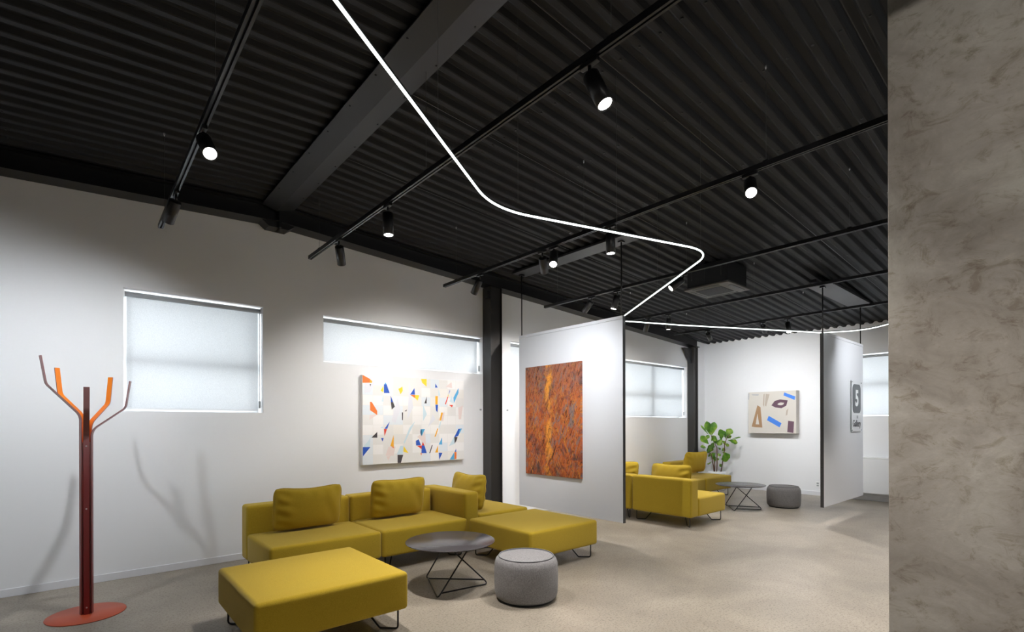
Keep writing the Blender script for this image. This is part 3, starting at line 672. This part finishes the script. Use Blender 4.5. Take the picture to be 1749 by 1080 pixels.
# ------------------------------------------------------------ potted fig
pl = thing('potted_plant', 'fiddle leaf fig in a white ribbed pot in the far corner behind the sofa', 'plant', (10.43, 5.30, 0))
obj('pot', lathe(new(), [(0, .0), (.150, 0), (.158, .02), (.166, .12), (.162, .13), (.170, .20), (.166, .21), (.174, .29), (.170, .30), (.178, .345), (.180, .40), (.168, .402), (.162, .38), (.162, .36), (0, .36)], 48), mat('white_ceramic', (.70, .72, .74), .4), pl)
obj('soil', lathe(new(), [(0, .362), (.161, .362), (.161, .372), (0, .376)], 32), mat('soil', (.05, .035, .025), .9), pl)
k_ = .00175; RV = Vector((.756, -.655, 0)); BV = Vector((.655, .756, 0))
def PP(u, v_, dd=0): return RV*((u-283)*k_) + BV*dd + Vector((0, 0, .40+(718-v_)*k_))
M_stem = mat('fig_bark', (.13, .065, .04), .8)
for pts, r in (([(240, 740, -.03), (232, 660, -.04), (215, 590, -.05), (200, 510, -.06), (165, 480, -.07)], .011), ([(262, 740, .03), (262, 640, .03), (258, 560, .04), (240, 500, .05)], .011), ([(278, 740, 0), (282, 640, 0), (288, 520, .01), (285, 430, .02), (255, 360, .02), (215, 275, .02)], .013), ([(328, 740, 0), (345, 650, .0), (355, 560, -.01), (372, 450, -.02), (370, 380, -.03), (400, 300, -.03), (430, 260, -.03)], .013)):
    obj('stem', tube(new(), [PP(*p) for p in pts], [r*(1-.09*i) for i in range(len(pts))], 8), M_stem, pl)
bm = new(); g = random.Random(4)
def leaf(b0, t0, wpx, depth=0, lift=0):
    p0 = PP(b0[0], b0[1], depth); p1 = PP(t0[0], t0[1], depth+g.uniform(-.05, .02)+lift)
    ax = p1-p0; L = ax.length; ax.normalize(); toward = -BV
    side = ax.cross(toward)
    side.normalize(); side = (Quaternion(ax, g.uniform(-.5, .5)) @ side); nrm = side.cross(ax)
    N = 12; rows = []; wd = wpx*k_/2*1.15
    for i in range(N+1):
        s = i/N; w_ = wd*(math.sin(PI*min(1, s**1.25*.97+.03))**.75*(.45+.62*s)) * (1-.12*math.exp(-((s-.42)/.10)**2))
        if i == N: w_ = wd*.05
        c = p0+ax*(L*s)+nrm*(-.10*L*(s-.5)**2*2+.03*L)
        rows.append([bm.verts.new(c+side*w_*q_ + nrm*(abs(q_)*w_*.22+.010*math.sin(s*17+q_*4+b0[0]))) for q_ in (-1, -.5, 0, .5, 1)])
    for A, B in zip(rows, rows[1:]):
        for k in range(4): bm.faces.new((A[k], A[k+1], B[k+1], B[k])).smooth = True
for L in (((205, 275), (148, 105), 92), ((212, 275), (240, 112), 92, -.03), ((190, 270), (80, 150), 24, .04), ((230, 262), (298, 155), 28, .05), ((180, 385), (85, 285), 86), ((150, 330), (195, 275), 50, .05), ((235, 360), (140, 470), 105, -.06), ((150, 430), (72, 412), 48), ((255, 285), (235, 350), 70, -.05), ((225, 350), (265, 280), 55, .05), ((338, 335), (318, 203), 98), ((335, 320), (282, 400), 78, -.04), ((402, 300), (460, 195), 92, 0), ((400, 320), (385, 222), 50, .05), ((415, 335), (525, 372), 66, -.03), ((470, 322), (572, 300), 20), ((400, 310), (478, 288), 44, .04), ((368, 378), (430, 410), 44), ((352, 480), (445, 560), 66, 0), ((360, 490), (378, 605), 88, -.05), ((262, 500), (200, 530), 58), ((255, 520), (245, 575), 52, .03), ((282, 500), (330, 530), 40, .03), ((218, 603), (163, 634), 22), ((345, 645), (300, 648), 44), ((195, 492), (148, 482), 26), ((350, 340), (400, 385), 44, .05), ((300, 430), (345, 455), 30, .04), ((205, 500), (180, 540), 30, .03), ((350, 470), (390, 440), 46, .04), ((280, 560), (305, 580), 30, .02), ((290, 380), (250, 330), 60, .04), ((225, 440), (255, 400), 44, .03), ((260, 600), (245, 560), 30)):
    leaf(*L)
bmesh.ops.solidify(bm, geom=list(bm.faces), thickness=.0012)
M_leaf = mat('fig_leaf', (.10, .24, .03), .38, spec=.5)
v = coord(M_leaf); setc(M_leaf, ramp(M_leaf, noi(M_leaf, v, 6, 3), [(.30, (.075, .22, .035)), (.48, (.17, .38, .04)), (.64, (.40, .56, .07))]))
M_leaf.node_tree.nodes['Principled BSDF'].inputs['Subsurface Weight'].default_value = 0
obj('foliage', bm, M_leaf, pl, smooth=True)

# ------------------------------------------------------------ air conditioner
ac = thing('air_conditioner', 'dark cassette air conditioner hung under the roof near the end of the light loop', 'air conditioner', (6.50, 3.30, 3.21))
obj('housing', box(new(), -.275, .275, -.275, .275, .03, .31, .006), M_steel, ac)
fp = obj('face_panel', box(new(), -.31, .31, -.31, .31, 0, .028, .008), mat('warm_grey_plastic', (.075, .070, .063), .45), ac)
bm = new()
for i in range(12): box(bm, -.17+i*.03, -.155+i*.03, -.15, .21, -.006, .002)
obj('intake_grille', bm, M_black, fp)
for (a, b_, c, d) in ((-.16, .22, -.275, -.235), (-.16, .22, .25, .285), (-.285, -.245, -.16, .2), (.25, .285, -.16, .2)): obj('air_slot', box(new(), a, b_, c, d, -.004, .002, .002), M_black, fp)
for sx in (-1, 1):
    for sy in (-1, 1): obj('threaded_rod', tube(new(), [(sx*.29, sy*.2, .12), (sx*.29, sy*.2, deckz(6.5+sx*.29)-3.21)], .004, 8), M_rod, ac)

# ------------------------------------------------------------ ceiling tracks and spotlights
ZT = 3.05
tracks = {'z': -1.0, 'a': .527, 'b': 1.737, 'c': 3.30, 'd': 4.97, 'e': 6.62, 'f': 8.30}  # z is an unseen track, added to carry a fill spotlight
tl = {'z': 'added black lighting track out of view to the left, carrying a fill spotlight', 'a': 'leftmost black lighting track, running over the coat rack side', 'b': 'black lighting track ending above the abstract painting, second from left', 'c': 'black lighting track ending beside the steel column, third from left', 'd': 'black lighting track above the painted partition, fourth from left', 'e': 'black lighting track just beyond the air conditioner, fifth from left', 'f': 'farthest black lighting track, nearest the end wall'}
for k, X in tracks.items():
    t = thing('light_track', tl[k], 'light track', (X, 0, ZT), 0, 'suspended lighting tracks')
    y1 = 5.02
    bm = new(); box(bm, -.017, -.012, -3.0, y1, 0, .034); box(bm, .012, .017, -3.0, y1, 0, .034); box(bm, -.012, .012, -3.0, y1, .024, .034)
    box(bm, -.012, -.005, -3.0, y1, 0, .004); box(bm, .005, .012, -3.0, y1, 0, .004); obj('rail', bm, M_black, t)
    obj('end_cap', box(new(), -.018, .018, y1, y1+.012, -.001, .035, .002), M_black, t)
    for yy in (4.78, 2.86, 1.35, -.4):
        wr = obj('suspension_wire', tube(new(), [(0, yy, .036), (0, yy, deckz(X)-ZT+.002)], .0011, 6), M_wire, t)
        obj('wire_grip', box(new(), -.010, .010, yy-.018, yy+.018, .034, .046, .003), M_black, wr)
        obj('ceiling_anchor', tube(new(), [(0, yy, deckz(X)-ZT-.022), (0, yy, deckz(X)-ZT-.008), (0, yy, deckz(X)-ZT+.002)], [.003, .006, .006], 8), M_chrome, wr)
def make_spot(power_col=(1, .95, .88)):
    r = thing('track_light', 'x', 'spotlight', (0, 0, ZT), 0, 'black track spotlights')
    obj('adapter', box(new(), -.013, .013, -.05, .05, -.022, -.001, .003), M_black, r)
    obj('stem', tube(new(), [(0, 0, -.02), (0, 0, -.058)], .008, 10), M_black, r)
    # head: pivots at the stem's lower end; its own origin is that pivot, mouth towards -Z
    hd = obj('lamp_head', lathe(new(), [(0, -.012), (.034, -.012), (.038, -.016), (.038, -.178), (.035, -.178), (.033, -.172), (.0, -.172)], 32), M_black, r, loc=(0, 0, -.054))
    obj('lens', lathe(new(), [(0, -.1745), (.031, -.1745), (.031, -.1725), (0, -.1725)], 24), M_lens, hd)
    li = bpy.data.lights.new('lamp', 'SPOT'); lo = bpy.data.objects.new('lamp', li); C.objects.link(lo); lo.parent = hd; lo.location = (0, 0, -.181)
    li.spot_blend = .9; li.shadow_soft_size = .030; li.color = power_col
    return r
proto = None
def spot(track, y, target, W, deg, label, warm=0):
    global proto
    if proto is None: proto = make_spot(); r = proto
    else: r = dup(proto)
    X = tracks[track]; r.location = (X, y, ZT); r['label'] = label
    hd = [c for c in r.children if c.name.startswith('lamp_head')][0]
    pv = Vector((X, y, ZT-.054)); d = (Vector(target)-pv).normalized()
    hd.rotation_mode = 'QUATERNION'; hd.rotation_quaternion = Vector((0, 0, -1)).rotation_difference(d)
    lo = [c for c in hd.children if c.type == 'LIGHT'][0]; lo.data = lo.data.copy()
    lo.data.energy = W; lo.data.spot_size = math.radians(deg)
    lo.data.color = (1, .95, .905) if warm == 1 else (1, .975, .95) if warm else (.93, .96, 1)
    return r
SP = [
 ('a', 4.17, (.0, YW, 1.1), 95, 110, 'dark spotlight at the wall end of the leftmost track', 0),
 ('a', 3.18, (.75, .9, .5), 140, 90, 'shining spotlight on the leftmost track, above the coat rack side', 0),
 ('b', 4.31, (2.75, YW, 1.0), 64, 96, 'black spotlight at the wall end of the second track, aimed at the wall', 1),
 ('b', 3.40, (1.75, 3.2, 0), 230, 84, 'lit spotlight hanging straight down on the second track from the left', 1),
 ('b', 1.47, (2.1, .45, .6), 150, 90, 'bright spotlight high up on the second track, near the top of the picture', 1),
 ('c', 4.33, (3.25, YW, 1.1), 105, 122, 'tilted black spotlight at the wall end of the third track, by the steel column', 1),
 ('c', 3.37, (4.82, 4.55, 1.6), 170, 90, 'black spotlight hanging left of its brightly shining neighbour on the third track', 0),
 ('c', 3.22, (2.0, 2.1, .6), 150, 90, 'bright spotlight facing the camera on the third track, beside a darker one', 1),
 ('c', 2.58, (3.35, 2.5, 0), 200, 90, 'lit spotlight pointing straight down where the light line crosses the third track', 1),
 ('c', 1.45, (1.2, .4, .6), 150, 90, 'brightest spotlight, facing the camera on the third track near the concrete pillar', 1),
 ('d', 4.18, (5.1, YW, 1.5), 170, 86, 'left black spotlight of the two just above the painted partition', 1),
 ('d', 3.78, (4.5, 4.4, 0), 170, 90, 'right black spotlight of the two just above the painted partition, lens glowing', 1),
 ('d', 2.90, (3.4, 4.1, 1.5), 110, 80, 'strongly tilted black spotlight behind the loop of the light line', 0),
 ('e', 4.45, (7.6, YW, 1.2), 230, 110, 'tilted spotlight half behind the light line, left of an upright one', 1),
 ('e', 4.10, (6.75, 4.3, 0), 200, 95, 'upright black spotlight just above the light line over the far sofas', 2),
 ('f', 4.38, (X1, 4.95, 1.5), 140, 105, 'black spotlight near the far corner column, at the wall end of the last track', 0),
 ('f', 3.45, (X1, 4.05, 1.5), 150, 100, 'small dark spotlight on the last track above the far canvas', 2),
 ('f', 3.08, (7.6, 2.5, 0), 200, 110, 'small brightly shining spotlight on the last track above the far canvas', 2),
]
for a_ in SP: spot(*a_)
HID_ADDED = [('z', 3.9, (-.7, YW, 1.2), 95, 110), ('a', 1.2, (.3, 1.2, 0), 120, 90), ('b', .2, (1.9, .3, 0), 120, 90), ('a', -.8, (2.6, .2, 2.1), 105, 96), ('d', .9, (5.0, 1.2, 0), 190, 90), ('d', -.5, (5.0, -.5, 0), 150, 90),
       ('f', .75, (9.15, 2.42, 2.15), 120, 84), ('e', 1.35, (6.6, 1.8, 0), 190, 90), ('f', .4, (X1, 1.6, .9), 90, 84), ('f', 1.2, (8.6, 1.2, 0), 190, 90), ('c', .4, (3.9, 1.0, 0), 190, 90)]
for i, h_ in enumerate(HID_ADDED):  # unseen spotlights, added to raise the overall brightness
    spot(*h_, 'added black spotlight on a ceiling track, out of view, lifting the room brightness', 0 if i in (0, 6, 8) else 1)

# ------------------------------------------------------------ continuous light line
def ledline(pts, rad, label, wires):
    r = thing('led_light_line', label, 'light line', (0, 0, 0), 0, 'thin glowing light line')
    p = fillet(pts, rad, 14) if len(pts) > 2 else [Vector(a) for a in pts]
    obj('diffuser', tube(new(), p, .0058, 12), M_led, r)
    obj('carrier', tube(new(), [a+Vector((0, 0, .0105)) for a in p], .0055, 8), M_black, r)
    for wx, wy, wz in wires: obj('suspension_wire', tube(new(), [(wx, wy, wz+.016), (wx, wy, deckz(wx)+.002)], .0009, 6), M_wire, r)
ZL = 2.69
ledline([(-.9, .495, ZL), (1.842, 2.298, ZL), (3.527, 1.821, ZL), (4.835, 3.572, ZL)], [.55, .36], 'glowing white light line zigzagging below the ceiling to the partition corner', [(.2, 1.218, ZL), (1.2, 1.876, ZL), (1.93, 2.17, ZL), (2.7, 2.055, ZL), (3.50, 1.90, ZL), (4.2, 2.722, ZL)])
ledline([(4.85, 3.565, 2.625), (5.6, 3.27, 2.628), (7.73, 2.44, 2.672)], .3, 'straight glowing light line between the two hanging partitions', [(5.9, 3.153, 2.635), (6.9, 2.763, 2.655)])
ledline([(7.745, 2.41, 2.672), (8.02, 2.0, 2.675), (7.55, 1.45, 2.68), (6.7, .5, 2.68)], [.4, .4], 'glowing light line leaving the sign partition towards the concrete pillar', [(7.2, 1.06, 2.68)])
